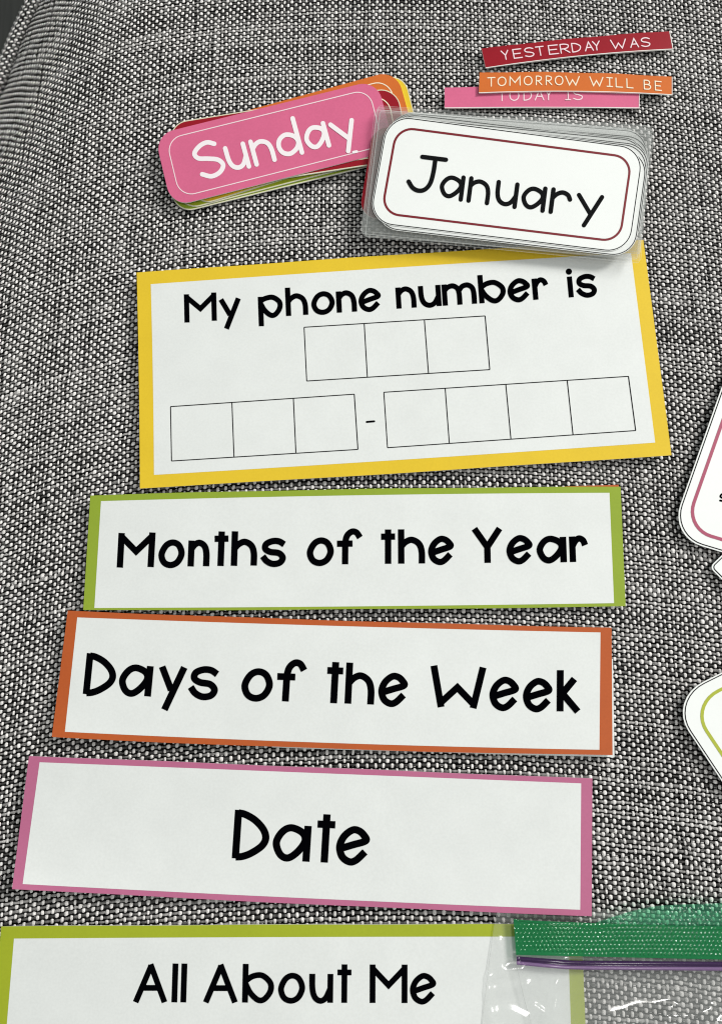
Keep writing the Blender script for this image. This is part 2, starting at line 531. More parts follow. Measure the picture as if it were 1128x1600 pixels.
def flat_map(a, b, h):
    x = a + wob(a, b, 1.3, .00022)
    y = b - BOW * (a - X0) ** 2 - 1.0 * np.clip(-.055 - a, 0, 1) ** 2 * np.clip((b + .10) / .28, 0, 1) + wob(b, a, 2.1, .00020)
    return np.stack([x, y, top_z(x, y) + h - 0.0006], -1)


def smooth_noise(n, m, step, r):
    """1-D value noise along m for each of n yarns"""
    k = int(m / step) + 3
    g = r.normal(size=(n, k))
    t = np.arange(m) / step + r.uniform(0, 1, (n, 1))
    i = np.minimum(t.astype(int), k - 2); f = t - i
    f = f * f * (3 - 2 * f)
    rows = np.arange(n)[:, None]
    return g[rows, i] * (1 - f) + g[rows, i + 1] * f


def weave(fmap, na, nb, oa, ob, keep=None, sub=4, seed=3):
    """plain weave: light warp yarns over and under grey weft yarns, flat black lines between the rows"""
    r = np.random.default_rng(seed)
    VV, FF, CC = [], [], []
    off = 0
    jit_a = np.cumsum(r.normal(0, .05, na)); jit_a -= np.linspace(jit_a[0], jit_a[-1], na)
    aj = (np.arange(na) + r.normal(0, .07, na)) * PITCH + oa
    bj = (np.arange(nb) + r.normal(0, .07, nb)) * PITCH + ob
    wa = np.clip(r.normal(1, .08, na), .72, 1.5); wb = np.clip(r.normal(1, .13, nb), .7, 1.5)
    AMP = 0.00036

    def strands(kind, count, length, pos, wid, half, shift, dz, arc, colf, tseg):
        nonlocal off
        t = np.arange((length - 1) * tseg + 1) / tseg          # in crossings
        base = np.arange(count)[:, None]
        tt = np.broadcast_to(t[None, :], (count, len(t)))
        par = (base % 2)
        ph = np.cos(np.pi * (tt + par))                         # +1 over, -1 under
        s = 1 if kind == 'warp' else -1
        up = s * ph
        h0 = AMP * up * (1.0 if kind == 'warp' else .8) + dz
        slub = 1 + .16 * smooth_noise(count, len(t), tseg * 5, r)
        w = half * PITCH * wid[:, None] * slub * (1 + .22 * up)
        lat = .06 * PITCH * smooth_noise(count, len(t), tseg * 3, r)
        hh = []
        other = np.interp(t, np.arange(length), bj if kind == 'warp' else aj)
        for th in arc:
            c_lat = pos[:, None] + shift * PITCH + lat + w * math.sin(th)
            hz = h0 + .75 * w * (math.cos(th) - 1) + .0002
            if kind == 'warp':
                hh.append(fmap(c_lat, np.broadcast_to(other, c_lat.shape), hz))
            else:
                hh.append(fmap(np.broadcast_to(other, c_lat.shape), c_lat, hz))
        P = np.stack(hh, 2)                                     # count, T, K, 3
        n, T, K = P.shape[:3]
        colr = colf(n, T, tseg, up)                             # n,T
        idx = off + np.arange(n * T * K).reshape(n, T, K)
        q = np.stack([idx[:, :-1, :-1], idx[:, :-1, 1:], idx[:, 1:, 1:], idx[:, 1:, :-1]], -1)
        if kind == 'warp':
            q = q[..., ::-1] if False else q
        else:
            q = q[..., ::-1]
        q = q.reshape(n, T - 1, -1, 4)
        # skip what lies out of the wanted area and the hidden undersides
        cen = P[:, :-1, K // 2]
        ok = (up[:, :-1] > -.85) | (up[:, 1:] > -.85)
        if keep is not None:
            ok = ok & keep(cen)
        FF.append(q[ok].reshape(-1, 4))
        VV.append(P.reshape(-1, 3))
        CC.append(np.repeat(colr.reshape(-1), K))
        off += n * T * K

    def c_warp(n, T, ts, up):
        return np.clip(.80 + .06 * smooth_noise(n, T, ts * 1.2, r) + .05 * smooth_noise(n, T, 1.5, r) + r.normal(0, .015, (n, 1)), .3, .9)

    def c_grey(n, T, ts, up):
        return np.clip(.17 + .06 * smooth_noise(n, T, ts * 3, r) + .075 * smooth_noise(n, T, ts * 40, r) + .04 * smooth_noise(n, T, 1.6, r) + r.normal(0, .04, (n, 1)), .06, .6)

    def c_black(n, T, ts, up):
        return np.clip(.005 + .004 * smooth_noise(n, T, ts * 5, r), .001, .03)

    def line_strand():
        nonlocal off
        t = np.arange((na - 1) * sub + 1) / sub
        base = np.arange(nb - 1)[:, None]
        tt = np.broadcast_to(t[None, :], (nb - 1, len(t)))
        lat = .10 * PITCH * np.cos(np.pi * (tt + base)) + .05 * PITCH * smooth_noise(nb - 1, len(t), sub * 4, r)
        mid = (bj[:-1] + bj[1:])[:, None] / 2
        w = PITCH * np.clip(.195 + .03 * smooth_noise(nb - 1, len(t), sub * 6, r) + .05 * smooth_noise(nb - 1, len(t), sub * 45, r) + r.normal(0, .035, (nb - 1, 1)), .05, .33)
        hz = .00046 + .00005 * smooth_noise(nb - 1, len(t), sub * 3, r)
        other = np.broadcast_to(np.interp(t, np.arange(na), aj), tt.shape)
        P = np.stack([fmap(other, mid + lat + w * math.sin(th), hz + w * (math.cos(th) - 1)) for th in arc2], 2)
        n, T, K = P.shape[:3]
        idx = off + np.arange(n * T * K).reshape(n, T, K)
        q = np.stack([idx[:, :-1, :-1], idx[:, :-1, 1:], idx[:, 1:, 1:], idx[:, 1:, :-1]], -1)[..., ::-1].reshape(n, T - 1, -1, 4)
        ok = np.ones((n, T - 1), bool) if keep is None else keep(P[:, :-1, 1])
        FF.append(q[ok].reshape(-1, 4)); VV.append(P.reshape(-1, 3)); CC.append(np.repeat(c_black(n, T, sub, None).reshape(-1), K))
        off += n * T * K

    arc3 = np.radians([-82, -42, 0, 42, 82]); arc2 = np.radians([-80, 0, 80])
    strands('warp', na, nb, aj, wa, .31, 0, .00004, arc3, c_warp, sub)
    strands('weft', nb, na, bj, wb, .27, .0, 0, arc3, c_grey, sub)
    line_strand()
    return np.concatenate(VV), np.concatenate(FF), np.concatenate(CC)


def fast_mesh(name, V, Fq, C, mat, parent):
    used = np.zeros(len(V), bool); used[Fq.ravel()] = True
    remap = np.cumsum(used) - 1
    V = V[used]; C = C[used]; Fq = remap[Fq]
    me = bpy.data.meshes.new(name)
    me.vertices.add(len(V)); me.vertices.foreach_set('co', V.astype(np.float32).ravel())
    me.loops.add(Fq.size); me.loops.foreach_set('vertex_index', Fq.astype(np.int32).ravel())
    me.polygons.add(len(Fq))
    me.polygons.foreach_set('loop_start', np.arange(0, Fq.size, 4, dtype=np.int32))
    me.polygons.foreach_set('use_smooth', np.ones(len(Fq), bool))
    at = me.attributes.new('yarn', 'FLOAT', 'POINT')
    at.data.foreach_set('value', C.astype(np.float32))
    me.materials.append(mat)
    me.update(calc_edges=True)
    o = bpy.data.objects.new(name, me)
    col.objects.link(o)
    o.parent = parent
    return o


ym, nt, p = new_mat('melange_yarn')
at = nt.nodes.new('ShaderNodeAttribute'); at.attribute_name = 'yarn'
tc = nt.nodes.new('ShaderNodeTexCoord')
nz = nt.nodes.new('ShaderNodeTexNoise'); nz.inputs['Scale'].default_value = 2600; nz.inputs['Detail'].default_value = 2
nt.links.new(tc.outputs['Object'], nz.inputs['Vector'])
mr = nt.nodes.new('ShaderNodeMapRange'); mr.inputs['From Min'].default_value = .3; mr.inputs['From Max'].default_value = .7
mr.inputs['To Min'].default_value = .62; mr.inputs['To Max'].default_value = 1.3
nt.links.new(nz.outputs['Fac'], mr.inputs['Value'])
mu = nt.nodes.new('ShaderNodeMath'); mu.operation = 'MULTIPLY'
nt.links.new(at.outputs['Fac'], mu.inputs[0]); nt.links.new(mr.outputs[0], mu.inputs[1])
cb = nt.nodes.new('ShaderNodeVectorMath'); cb.operation = 'SCALE'; cb.inputs[0].default_value = (1.0, .965, .945)
nt.links.new(mu.outputs[0], cb.inputs['Scale'])
nt.links.new(cb.outputs[0], p.inputs['Base Color'])
p.inputs['Roughness'].default_value = .85
p.inputs['Specular IOR Level'].default_value = .04
um = paper('dark_backing', (0.012, 0.012, 0.013), .9, .1, .1, 0)

cushion = bpy.data.objects.new('sofa_cushion', None)
col.objects.link(cushion)
cushion.location = (0, 0, -.2)
bpy.context.view_layer.update()
tag(cushion, 'grey and white woven sofa cushion lying under all the cards', 'cushion')


def child(o):
    o.parent = cushion
    o.matrix_parent_inverse = cushion.matrix_world.inverted()
    return o


a0, a1 = -0.262, 0.262
b0, b1 = -0.262, 0.485


def keep_flat(cen):
    x, y = cen[..., 0], cen[..., 1]
    hw = .205 + .10 * np.clip((y + .25) / .6, 0, 1.2)
    return (samp(DIST, x, y) > -0.001) & (np.abs(x) < hw + .02) & (y < .44) & (y > -.225)


V, Q, C = weave(flat_map, int((a1 - a0) / PITCH), int((b1 - b0) / PITCH), a0, b0, keep_flat)
child(fast_mesh('woven_cover', V, Q, C, ym, None))
# dark backing under the yarns
bx = np.linspace(-.30, .32, 130); by = np.linspace(-.30, .46, 150)
BX, BY = np.meshgrid(bx, by)
Bz = top_z(BX, BY) - .0022
Vb = np.stack([BX, BY, Bz], -1).reshape(-1, 3)
inside = samp(DIST, BX, BY) > -.002
fb = []
nC = len(bx)
for i in range(len(by) - 1):
    for j in range(nC - 1):
        if inside[i, j] and inside[i + 1, j] and inside[i, j + 1] and inside[i + 1, j + 1]:
            k = i * nC + j
            fb.append((k, k + 1, k + nC + 1, k + nC))
child(link('backing', Vb, fb, [um]))

# piping cord round the edge, covered in the same cloth
seg = np.linalg.norm(np.diff(EDGE, axis=0), axis=1)
arcl = np.concatenate([[0], np.cumsum(seg)])
PR = 0.0043


def pipe_map(a, b, h):
    s = np.clip(a + .5 * b, 0, arcl[-1] - 1e-4)
    cx = np.interp(s, arcl, EDGE[:, 0]); cy = np.interp(s, arcl, EDGE[:, 1])
    e = .003
    tx = np.interp(s + e, arcl, EDGE[:, 0]) - np.interp(s - e, arcl, EDGE[:, 0])
    ty = np.interp(s + e, arcl, EDGE[:, 1]) - np.interp(s - e, arcl, EDGE[:, 1])
    l = np.hypot(tx, ty) + 1e-9
    nx, ny = ty / l, -tx / l                     # outward
    th = b / PR
    R_ = PR + h
    return np.stack([cx + nx * (.001 + R_ * np.sin(th)), cy + ny * (.001 + R_ * np.sin(th)), -DROP - .001 + R_ * np.cos(th)], -1)


sA = float(np.interp(.0, [0, 1], [0, 1]))
i_top = int(np.argmin(np.hypot(*(EDGE - px(420, -280, -DROP)[:2]).T)))
i_bot = int(np.argmin(np.hypot(*(EDGE - px(-250, 760, -DROP)[:2]).T)))
V, Q, C = weave(pipe_map, int((arcl[i_bot] - arcl[i_top]) / PITCH), int(2.0 * math.pi * PR * .8 / PITCH), arcl[i_top], -PR * math.pi * .8, None, seed=11)
child(fast_mesh('piping', V, Q, C, ym, None))
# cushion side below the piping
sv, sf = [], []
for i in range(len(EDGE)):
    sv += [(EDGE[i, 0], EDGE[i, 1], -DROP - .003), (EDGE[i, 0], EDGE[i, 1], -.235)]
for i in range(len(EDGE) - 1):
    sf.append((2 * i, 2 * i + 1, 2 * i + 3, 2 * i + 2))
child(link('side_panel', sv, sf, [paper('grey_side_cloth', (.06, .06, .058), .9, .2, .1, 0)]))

# ------------------------------------------------------------------ header cards
BASE = 0.0022


def header(quad, panel, z0, mat, label, bow=(0, 0, 0, 0), seed=0, name='header_card', **kw):
    s = Sheet(quad, z0, 0, bow, seed=seed, **kw)
    o = s.body(name, [mat, CORE])
    tag(o, label, 'card')
    if panel is not None:
        s.panel('white_panel', panel, WHITE, o, bow=tuple(b * .85 for b in bow))
    return s, o


# yellow phone number card
s, o = header([(214, 426), (1004.5, 374.5), (1048.5, 711), (219, 763)], [(236, 444), (985.3, 395.5), (1023, 691.5), (241, 742)], BASE + .0006, YELLOW,
              'yellow bordered phone number card with ten empty digit boxes', bow=(-1.5, 0, 1.5, 1), seed=1, ends=.0007, corners=(0, 0, .001, .0004))
ph = [('M', 288.1, 338.8), ('y', 341.8, 377.3), ('p', 403.6, 441.8), ('h', 446.5, 481.3), ('o', 486.5, 523.2), ('n', 525.6, 557.3), ('e', 559.7, 595.6),
      ('n', 618.4, 650.1), ('u', 653.7, 689), ('m', 690.5, 744.1), ('b', 747.6, 789.9), ('e', 792.3, 828.5), ('r', 831.5, 857.1), ('i', 886.4, 894.8), ('s', 897.8, 933.1)]
s.ink('lettering', write(ph, [(289, 504.2), (892, 464.6)], (-.9, -44.2), (-4.2, -44), 8.1), 8.1, INK, o)


def boxes(tops, bots):
    st = [(False, [tops[0], tops[-1]]), (False, [bots[0], bots[-1]])]
    return st + [(False, [a, b]) for a, b in zip(tops, bots)]


s.ink('digit_grid', boxes([(475.3, 511.3), (569.1, 505.6), (663, 500), (757.7, 493.6)], [(479.4, 595.3), (574, 589.4), (669.4, 583.6), (765, 577.5)]), 1.5, INK, o)
s.ink('digit_grid', boxes([(266.9, 635.3), (362.7, 628.8), (458.6, 622.3), (553.6, 615.9)], [(268.5, 720.3), (366, 714.2), (462.6, 708.2), (559.3, 702.2)]), 1.5, INK, o)
s.ink('digit_grid', boxes([(599.7, 612.9), (695.4, 606.8), (790, 600.6), (885.8, 594.3), (981.4, 588)], [(605.4, 699.5), (701.9, 692.9), (798, 686.3), (894.9, 679.5), (992.7, 672.7)]), 1.5, INK, o)
s.ink('dash', [(False, [(573, 659.3), (584.6, 658.3)])], 3.2, INK, o, cap='round')

# rust card peeking out from under the green one, then the green one
s2, o2 = header([(600, 772), (966, 757), (969, 900), (610, 905)], None, BASE - .0002, ORANGE, 'rust orange card almost hidden under the green months card, a thin top edge showing', seed=21, name='plain_card', wob=.00004)
s, o = header([(141.7, 774), (969, 760.5), (977, 947.5), (130.6, 953.5)], [(158.3, 783), (951.7, 770), (958.8, 942.4), (148, 950)], BASE + .0005, GREEN,
              'green bordered card reading Months of the Year', bow=(-3, 0, 1.5, 0), seed=2, ends=.0005, corners=(.0006, 0, .0006, 0))
mo = [('M', 184.2, 242.3), ('o', 248, 289.1), ('n', 294.1, 328.2), ('t', 334.9, 356.5), ('h', 361.5, 402.3), ('s', 405.8, 449.1), ('o', 479.6, 521.8), ('f', 526.4, 565.4),
      ('t', 595.3, 617.3), ('h', 621.8, 664), ('e', 668.4, 709.3), ('Y', 736.4, 785.9), ('e', 790.7, 832.1), ('a', 837.3, 884.8), ('r', 889, 919)]
s.ink('lettering', write(mo, [(182, 887), (537, 881.8), (894, 878.3)], (3.2, -54.2), (-2.2, -53.5), 10.0), 10.0, INK, o)

# rust Days card with a white sheet under its lower edge
s2, o2 = header([(420, 1010), (957, 1030), (959.5, 1183.5), (425, 1168)], None, BASE - .0002, WHITE, 'plain white card hidden under the rust bordered card, its lower right rim showing', seed=22, name='plain_card', wob=.00004)
s, o = header([(106.4, 954.3), (955, 980.7), (956.5, 1180), (81.5, 1151.8)], [(121.3, 964.7), (937.6, 988.2), (936, 1171.5), (102, 1143.4)], BASE + .0012, ORANGE,
              'rust orange bordered card reading Days of the Week', bow=(2, 0, 4, 0), seed=3, ends=.0008, corners=(.0004, .0006, 0, .002))
da = [('D', 133, 182.3), ('a', 185.7, 238.6), ('y', 246.4, 291.8), ('s', 293.5, 344), ('o', 377.7, 426.6), ('f', 432.7, 477.1), ('t', 510.3, 535), ('h', 539.3, 585.4),
      ('e', 590.7, 637.2), ('W', 671.5, 759), ('e', 764.2, 810.7), ('e', 816.4, 862.9), ('k', 869.5, 907.9)]
s.ink('lettering', write(da, [(130, 1084.5), (875, 1111.5)], (6.7, -64), (.5, -64.4), 10.7), 10.7, INK, o)

# mauve Date card
s, o = header([(46, 1181), (925, 1216.5), (924, 1431.5), (19.5, 1389)], [(62.5, 1191), (907.5, 1224), (906, 1421.5), (36, 1381.3)], BASE + .0008, PINK,
              'mauve pink bordered card reading Date', bow=(0, 0, 2, 0), seed=4, ends=.0009, corners=(.001, .0008, .0004, .0045))
dt = [('D', 364.9, 421.4), ('a', 425.4, 485.6), ('t', 494.5, 522.2), ('e', 525, 577.8)]
s.ink('lettering', write(dt, [(362, 1341), (578, 1351)], (5.3, -76), (4, -75), 11.4), 11.4, INK, o)

# All About Me card
s, o = header([(2.5, 1447.5), (908, 1444), (917, 1672), (-14, 1672)], [(22.5, 1466.5), (887, 1463.5), (893, 1652), (7, 1652)], BASE + .0006, LIME,
              'lime green bordered card reading All About Me, partly under the bag', bow=(-1, 0, 0, 0), seed=5, ends=.0005, corners=(.002, 0, 0, 0))
al = [('A', 208.9, 263.2), ('l', 269, 278), ('l', 283, 292), ('A', 318.1, 372.9), ('b', 379, 428.3), ('o', 434.9, 476.9), ('u', 483.3, 520.7), ('t', 527.1, 549), ('M', 577.6, 636.6), ('e', 640.1, 681.6)]
s.ink('lettering', write(al, [(209, 1566), (637, 1567.3)], (2.3, -60.8), (0, -60), 9.1), 9.1, INK, o)

# ------------------------------------------------------------------ little word strips


def strip(quad, z0, mat, label, bow, seed, letters, base, up0, up1, ink, **kw):
    s = Sheet(quad, z0, 0, bow, seed=seed, wob=.00005, **kw)
    o = s.body('word_strip', [mat, CORE], .0006, n=40, m=4)
    tag(o, label, 'strip', 'laminated word strips')
    G = s.grid(s.q, 40, 4, 0, bow)
    s.ink('edge_glint', [(False, G[-1] + (0, -.6)), (False, G[:, -1] + (-.6, 0))], 0.9, CORE, o, dz=.00009)  # glint of the laminated edge painted as a white ribbon
    s.ink('lettering', write(letters, base, up0, up1, 1.7, thin=True), 1.7, ink, o, cap='round', step=2.5)


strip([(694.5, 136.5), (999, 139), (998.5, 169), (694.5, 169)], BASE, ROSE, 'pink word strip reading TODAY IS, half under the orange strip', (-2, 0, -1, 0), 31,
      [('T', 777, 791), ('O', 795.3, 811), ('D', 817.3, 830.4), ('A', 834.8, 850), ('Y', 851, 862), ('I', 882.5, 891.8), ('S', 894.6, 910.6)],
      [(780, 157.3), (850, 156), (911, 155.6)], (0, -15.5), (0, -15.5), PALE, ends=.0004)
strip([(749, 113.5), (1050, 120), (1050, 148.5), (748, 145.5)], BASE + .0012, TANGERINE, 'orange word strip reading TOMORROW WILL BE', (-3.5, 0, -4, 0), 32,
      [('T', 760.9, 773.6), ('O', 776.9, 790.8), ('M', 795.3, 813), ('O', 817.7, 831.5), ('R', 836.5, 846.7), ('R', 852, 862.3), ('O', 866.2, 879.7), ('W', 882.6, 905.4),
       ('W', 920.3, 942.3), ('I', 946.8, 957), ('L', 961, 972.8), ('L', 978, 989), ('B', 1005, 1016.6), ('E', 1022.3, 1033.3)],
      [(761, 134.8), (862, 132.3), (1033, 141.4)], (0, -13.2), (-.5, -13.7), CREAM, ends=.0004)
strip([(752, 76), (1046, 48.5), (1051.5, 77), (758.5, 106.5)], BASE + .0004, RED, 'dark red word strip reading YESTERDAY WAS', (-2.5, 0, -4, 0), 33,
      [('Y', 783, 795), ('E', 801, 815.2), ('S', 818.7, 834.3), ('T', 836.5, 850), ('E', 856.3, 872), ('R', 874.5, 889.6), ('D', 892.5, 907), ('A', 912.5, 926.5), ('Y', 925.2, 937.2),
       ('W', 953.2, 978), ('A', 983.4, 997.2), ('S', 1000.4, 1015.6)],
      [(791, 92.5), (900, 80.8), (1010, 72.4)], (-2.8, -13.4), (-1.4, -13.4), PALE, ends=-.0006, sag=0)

# ------------------------------------------------------------------ the fanned pile of day cards
days = [([(252, 222), (622, 133), (645, 243), (275, 334)], GREEN, 'green day card at the bottom of the pile under the Sunday card'),
        ([(256, 220), (612, 131), (638, 238), (284, 329)], LIME, 'olive day card near the bottom of the pile under the Sunday card'),
        ([(270, 214), (631, 113), (656, 213), (306, 323)], YELLOW, 'yellow day card whose rim shows under the orange day card'),
        ([(246, 211), (619, 109), (650, 220), (276, 319)], TANGERINE, 'orange day card sticking out above the pink Sunday card'),
        ([(262, 193), (620, 135.5), (641, 248), (284, 303)], RED, 'dark red day card right under the pink Sunday card'),
        ([(241.8, 210.5), (588.8, 124.7), (617, 234), (268.7, 323)], ROSE, 'rose pink card reading Sunday on top of the day cards')]
zz = BASE
for k, (q, mat, lab) in enumerate(days):
    s = Sheet(q, zz, 30, seed=40 + k, wob=.00006, ends=.0002, corners=(0, 0, 0, 0), slope=(.0006, 0))
    o = s.body('day_card', [mat, CORE], .0005, n=30, m=10)
    tag(o, lab, 'card', 'day cards in the fanned pile')
    if k in (0, 1, 2, 4):
        s.ink('edge_glint', [(True, rounded_loop(s.q, s.W, s.H, .7, 29))], 1.4, PALEEDGE, o, step=4, dz=.00004)  # gloss of the laminated rim painted as a pale line
    L = rounded_loop(s.q, s.W, s.H, (16, 11), 24)
    s.ink('border_line', [(True, L)], 1.5, PALE if k == 5 else CREAM, o, step=4)
    if k == 5:
        Z = lambda x, y: (290 + x / 4.029, 170 + y / 4.029)
        raw = [(False, [Z(912, 100), Z(1026, 185)]), (False, [Z(1045, 72), Z(1024, 266)]), ((False, 4.2), [Z(1056, 273), Z(1077, 269)])]  # last stroke: glare spot beside the y, painted white
        s.ink('lettering', write([('S', 302.5, 348.5), ('u', 353.3, 388), ('n', 392.8, 428), ('d', 432.2, 470.7), ('a', 474.9, 512.9)],
                                 [(300, 283.5), (514.6, 227)], (-14.5, -54), (-14.5, -53), 7.2, xh=.66, raw=raw), 7.2, WINK, o, cap='round', step=3)
    zz += .00075
SUN_TOP = zz

# dark red card under the January pile
s = Sheet([(584, 196), (960, 240), (940, 380), (560.5, 338)], SUN_TOP + .0003, 26, seed=60, wob=.00004, slope=(-.0015, 0))
o = s.body('day_card', [RED, CORE], .0005, n=24, m=8)
tag(o, 'dark red day card lying under the January pile, only its left end showing', 'card', 'day cards in the fanned pile')

# ------------------------------------------------------------------ the pile of laminated month cards
JQ = np.array([(606, 179), (1006, 231.5), (982.3, 396.6), (575.5, 348)], float)
FQ = np.array([(588, 171), (1015, 209), (996, 406), (566, 366)], float)
# shifts of each lower card: right end up, left end up, sideways
shifts = [(-6, -28, 6), (2, -24, 9), (-2, -20, 4), (-5, -26, 10), (3, -17, 12), (0, -14, 7), (-4, -10, 11), (2, -12, 5), (4, -5, 12), (2, -2, 9), (8, 7, 8), (0, 0, 0)]
jz = SUN_TOP + .0008
words = ['topmost']
for k, (dl, dr, dx) in enumerate(shifts):
    q = JQ + np.array([(dx, dl), (dx * .9, dr), (dx, dr * .92), (dx, dl)])
    fq = FQ + np.array([(dx * .6 - 2 + rng.normal(0, 2.5), dl * .8 + rng.normal(0, 2)), (dx * .3 + rng.normal(0, 2.5), dr * .45), (dx * .3 + rng.normal(0, 2.5), dr * .4 + rng.normal(0, 2)), (dx * .6 - 2 + rng.normal(0, 2.5), dl * .6 + rng.normal(0, 2))])
    top = k == len(shifts) - 1
    s = Sheet(q, jz, 37, seed=70 + k, wob=.00005, slope=(-.0022 * (1 - k / 14), .0), ends=.0001)
    o = s.body('month_card', [JAN_WHITE, CORE], .00012, n=30, m=10)
    lab = {11: 'white laminated card reading January with a thin wine red border, on top of its pile',
           10: 'white laminated month card directly under the January card, its lower rim showing',
           3: 'white laminated month card whose top rim sticks out highest behind the January card'}.get(k, 'white laminated month card in the middle of the pile under the January card')
    if k == 0:
        lab = 'white laminated month card at the very bottom of the January pile'
    tag(o, lab, 'card', 'laminated month cards in a pile')
    s.ink('outline', [(True, rounded_loop(s.q, s.W, s.H, 1.6, 35.5))], 1.4, INK, o, step=4, dz=.00005)
    if top:
        s.ink('border_line', [(True, rounded_loop(s.q, s.W, s.H, (17.5, 17.2), 27))], 3.6, WINE, o, step=4, dz=.00005)
        Z = lambda x, y: (620 + x / 3.318, 220 + y / 3.318)
        raw = [(False, [Z(132, 83), Z(254, 98)]), (False, spline([Z(200, 92), Z(190, 160), Z(173, 220), Z(145, 252), Z(112, 258), Z(82, 243), Z(61, 211)])),
               (False, [Z(943, 281), Z(1001, 379)]), (False, [Z(1062, 292), Z(968, 438)])]
        s.ink('lettering', write([('a', 686.3, 725.3), ('n', 730.5, 766.2), ('u', 773.2, 809.3), ('a', 813.8, 853), ('r', 858.7, 893)],
                                 [(686, 307.3), (893, 335.3)], (7, -55), (7, -55), 7.0, xh=.635, raw=raw), 7.0, INK, o, cap='round', step=3, dz=.00005)
    s.panel('laminate_film', fq, TOPFILM if top else FILM, o, dz=0.00026 if top else .00016, n=24, m=10, r=3)
    s.ink('film_rim', [(True, rounded_loop(fq, 430, 190, .5, 3))], 1.0, RIM, o, dz=.00027 if top else .00017)
    jz += .00034

# ------------------------------------------------------------------ cards cut off by the right rim of the photo


def loose(name, quad, z0, label, radius, line, seed, group, inset=19, extra=None):
    s = Sheet(quad, z0, radius, seed=seed, wob=.00006, ends=.0004)
    o = s.body(name, [JAN_WHITE, CORE], .0004, n=30, m=12)
    tag(o, label, 'card', group)
    s.ink('outline', [(True, rounded_loop(s.q, s.W, s.H, 3.0, radius - 2))], 1.5, INK, o, step=4)
    if line:
        s.ink('border_line', [(True, rounded_loop(s.q, s.W, s.H, inset, radius * .82))], 5.2, line, o, step=4)
    if extra:
        s.ink('lettering', extra, 3.0, INK, o, cap='round', step=2)
    return s


grp = 'rounded white cards at the right rim'
loose('rounded_card', [(1108, 886), (1300, 700), (1480, 880), (1290, 1070)], BASE - .0001, 'white card with only its left corner showing between the two bordered cards', 8, None, 81, grp)
loose('rounded_card', [(1147, 548), (1567, 674), (1465, 964), (1045, 838)], BASE + .0007, 'white rounded card with a mulberry pink border line at the right rim', 52, MULB, 82, grp,
      extra=[(False, spline([(1134, 771), (1127.5, 772), (1125, 776), (1130, 779), (1136, 783)])), (False, [(1124.5, 782), (1150, 787)])])
loose('rounded_card', [(1042.4, 1093), (1380, 925), (1590, 1242), (1235, 1383)], BASE + .0003, 'white rounded card with a moss green border line at the right rim', 62, MOSS, 83, grp, inset=24)

# ------------------------------------------------------------------ the zip bag
bag = bpy.data.objects.new('zip_bag', None)
col.objects.link(bag)
bag.location = tuple(px(1050, 1560, .002))
bpy.context.view_layer.update()
tag(bag, 'clear plastic zip bag with a green lip and purple zip, over the lime card', 'bag')


def free_grid(name, left, right, n, m, zf, mat, parent=bag, top=None):
    """film between two edge curves (photo pixels), rows run from left to right"""
    Lc = spline(left, k=max(1, m // (len(left) - 1))); Rc = spline(right, k=max(1, m // (len(right) - 1)))
    k = min(len(Lc), len(Rc))
    Lc, Rc = Lc[np.linspace(0, len(Lc) - 1, k).astype(int)], Rc[np.linspace(0, len(Rc) - 1, k).astype(int)]
    u = np.linspace(0, 1, n + 1)
    P = Lc[:, None] * (1 - u)[None, :, None] + Rc[:, None] * u[None, :, None]
    vv = np.linspace(0, 1, k)
    if top is not None:
        P[..., 1] += top(P[..., 0])[...] * (1 - vv)[:, None]
    zz_ = zf(P[..., 0], P[..., 1])
    V_ = px(P[..., 0], P[..., 1], zz_)
    C_ = n + 1
    f = [(i * C_ + j, (i + 1) * C_ + j, (i + 1) * C_ + j + 1, i * C_ + j + 1) for i in range(k - 1) for j in range(n)]
    return link(name, V_.reshape(-1, 3), f, [mat], parent)


def ridge(x, y, pts, w, h):
    P = spline(pts)
    d = np.min(np.hypot(x[..., None] - P[:, 0], y[..., None] - P[:, 1]), -1)
    m = .82 + .18 * np.sin(x * .082 + .05 * y) * np.sin(x * .043 - .06 * y + 1)
    return h * m * np.exp(-(d / (w * (.8 + .4 * m))) ** 2)


def z_back(x, y):
    cr = ridge(x, y, [(766, 1525), (790, 1519), (815, 1516)], 8, .0008) + ridge(x, y, [(764, 1548), (790, 1545), (822, 1540)], 9, .0007)
    cr = cr + ridge(x, y, [(762, 1530), (764, 1560), (771, 1600)], 7, .0006) + ridge(x, y, [(768, 1585), (795, 1580), (820, 1590)], 8, .0006)
    cr = cr + ridge(x, y, [(780, 1470), (786, 1490), (782, 1510)], 5, .0004)
    return cr + .0036 + .0002 * np.sin(x * .023 + y * .02) + .00015 * np.sin(y * .051)


def z_front(x, y):
    z = .0052 + .0004 * np.sin(x * .013 + 1.2) * np.sin(y * .024) + .0001 * np.sin(x * .04 - y * .03)
    z = z + ridge(x, y, [(886, 1506), (884, 1530), (872, 1548), (866, 1580)], 5, .0014)
    z = z + ridge(x, y, [(960, 1606), (1000, 1592), (1040, 1584), (1075, 1586), (1110, 1578)], 9, .0024)
    z = z + ridge(x, y, [(1040, 1600), (1090, 1594), (1125, 1600)], 13, .0034) + ridge(x, y, [(975, 1606), (1015, 1600), (1060, 1606)], 20, .0030)
    z = z + ridge(x, y, [(1038, 1586), (1040, 1574), (1050, 1570)], 3, .0009)
    z = z + ridge(x, y, [(850, 1512), (862, 1532), (858, 1560), (866, 1600)], 6, .0006)
    z = z + ridge(x, y, [(835, 1572), (860, 1590), (880, 1606)], 5, .0006)
    return z


def z_lip(x, y):
    return .0062 + .0010 * np.exp(-((x - 865) / 50) ** 2)


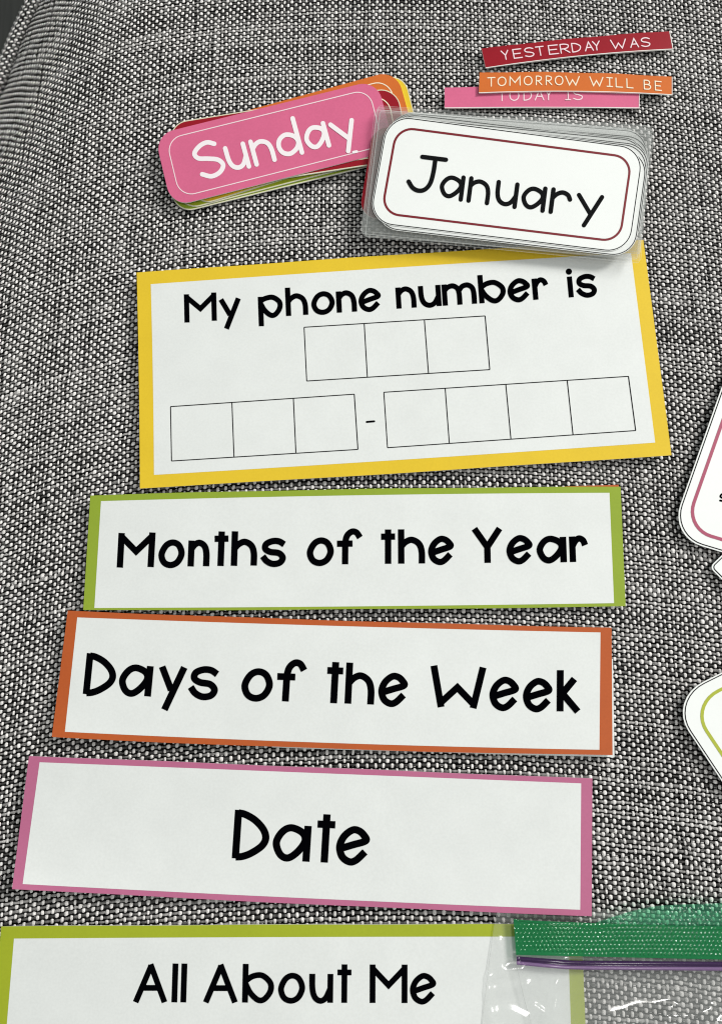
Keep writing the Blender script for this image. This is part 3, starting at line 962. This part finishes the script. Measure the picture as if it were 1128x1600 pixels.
free_grid('back_film', [(776, 1424), (771, 1450), (762, 1519), (753, 1600), (748, 1700)], [(1330, 1424), (1330, 1450), (1330, 1519), (1330, 1600), (1330, 1700)], 220, 110, z_back, BACKFILM)
free_grid('front_film', [(806, 1494), (808, 1508), (815, 1546), (822, 1574), (829, 1600), (845, 1700)], [(1330, 1506), (1330, 1520), (1330, 1546), (1330, 1574), (1330, 1600), (1330, 1700)], 200, 100, z_front, BAGFILM)


rng_t = np.random.default_rng(5).uniform(0, 1, 997)


def emboss(x, y, h, p=6.6):
    k = 2 * math.pi / p
    tx = rng_t[(np.round(x / p).astype(int) * 7 + np.round(y / p).astype(int) * 13) % 997]
    h = h * (.25 + 1.0 * tx ** 1.5 + .8 * np.exp(-((x - 878) / 28) ** 2) + .3 * np.exp(-((x - 1000) / 60) ** 2))
    x = x + np.where(np.round(y / p).astype(int) % 2 == 0, p / 2, 0) + .35 * (y - np.round(y / p) * p)
    return h * ((.5 + .5 * np.cos(x * k + .3 * np.sin(y * .11))) * (.5 + .5 * np.cos(y * k + .4 * np.sin(x * .02)))) ** 1.5


def zl(x, y):
    band = np.clip((y - 1441) / 6, 0, 1) * np.clip((1490 - y + (x - 802) * .03) / 6, 0, 1)
    return z_lip(x, y) + emboss(x, y, .00026) * band


free_grid('back_lip', [(905, 1447), (903, 1450)], [(1330, 1404), (1330, 1450)], 300, 28, lambda x, y: .0046 + .0010 * np.exp(-((x - 985) / 50) ** 2) + emboss(x, y, .00034, 6.2), PALEGREEN,
          top=lambda x: np.where(x < 1050, -28 * np.sin(np.clip((x - 905) / 145, 0, 1) * math.pi / 2) ** 1.6, -28) * np.clip(1 - (x - 905) / 425, 0, 1) - 12 * 0)
free_grid('green_lip', [(802, 1437), (804, 1465), (806, 1492)], [(1330, 1448), (1330, 1476), (1330, 1504)], 520, 60, zl, GREENFILM,
          top=lambda x: 8 * np.sin(np.clip((x - 802) / 528, 0, 1) * math.pi) * .5)
free_grid('clear_strip', [(806, 1491.5), (806.5, 1497)], [(1330, 1503.5), (1330, 1509)], 60, 4, lambda x, y: z_lip(x, y) - .0003, BAGFILM)


def rib(name, path, r, mat, zf=None):
    P = spline(path, k=10)
    V_, f = [], []
    K = 9
    for i, (x, y) in enumerate(P):
        c = px(x, y, float(zf(np.array([x]), np.array([y]))[0]) if zf else float(z_lip(np.array(x), np.array(y))) - .0002)
        for a in np.linspace(0, 2 * math.pi, K, endpoint=False):
            V_.append(c + np.array([0, math.cos(a) * r, math.sin(a) * r * .8]))
    for i in range(len(P) - 1):
        for j in range(K):
            f.append((i * K + j, (i + 1) * K + j, (i + 1) * K + (j + 1) % K, i * K + (j + 1) % K))
    f.append(tuple(range(K - 1, -1, -1)))
    return link(name, V_, f, [mat], bag)


rib('zip_rib', [(807, 1497.5), (860, 1501.5), (900, 1504), (1000, 1505), (1330, 1507)], .00085, PURPLE)
rib('zip_track', [(807, 1504), (860, 1509), (900, 1511.5), (1000, 1512.5), (1330, 1515)], .0009, MAUVE)
rib('zip_rib', [(807.5, 1501), (860, 1505.3), (900, 1507.8), (1000, 1508.8), (1330, 1511)], .0006, PURPLE)

rib('dark_edge_line', [(806.5, 1508), (815, 1546), (822, 1574), (829, 1600), (845, 1700)], .00018, FILMEDGE, z_front)  # dark line drawn along the front film edge
rib('dark_edge_line', [(776, 1424), (771, 1450), (762, 1519), (753, 1600), (748, 1700)], .00014, FILMEDGE, z_back)  # shadow at the back film edge, put in as a dark line
rib('lip_rim', [(802, 1437), (870, 1445.5), (940, 1450), (1066, 1452), (1330, 1448)], .00030, GREENFILM, z_lip)
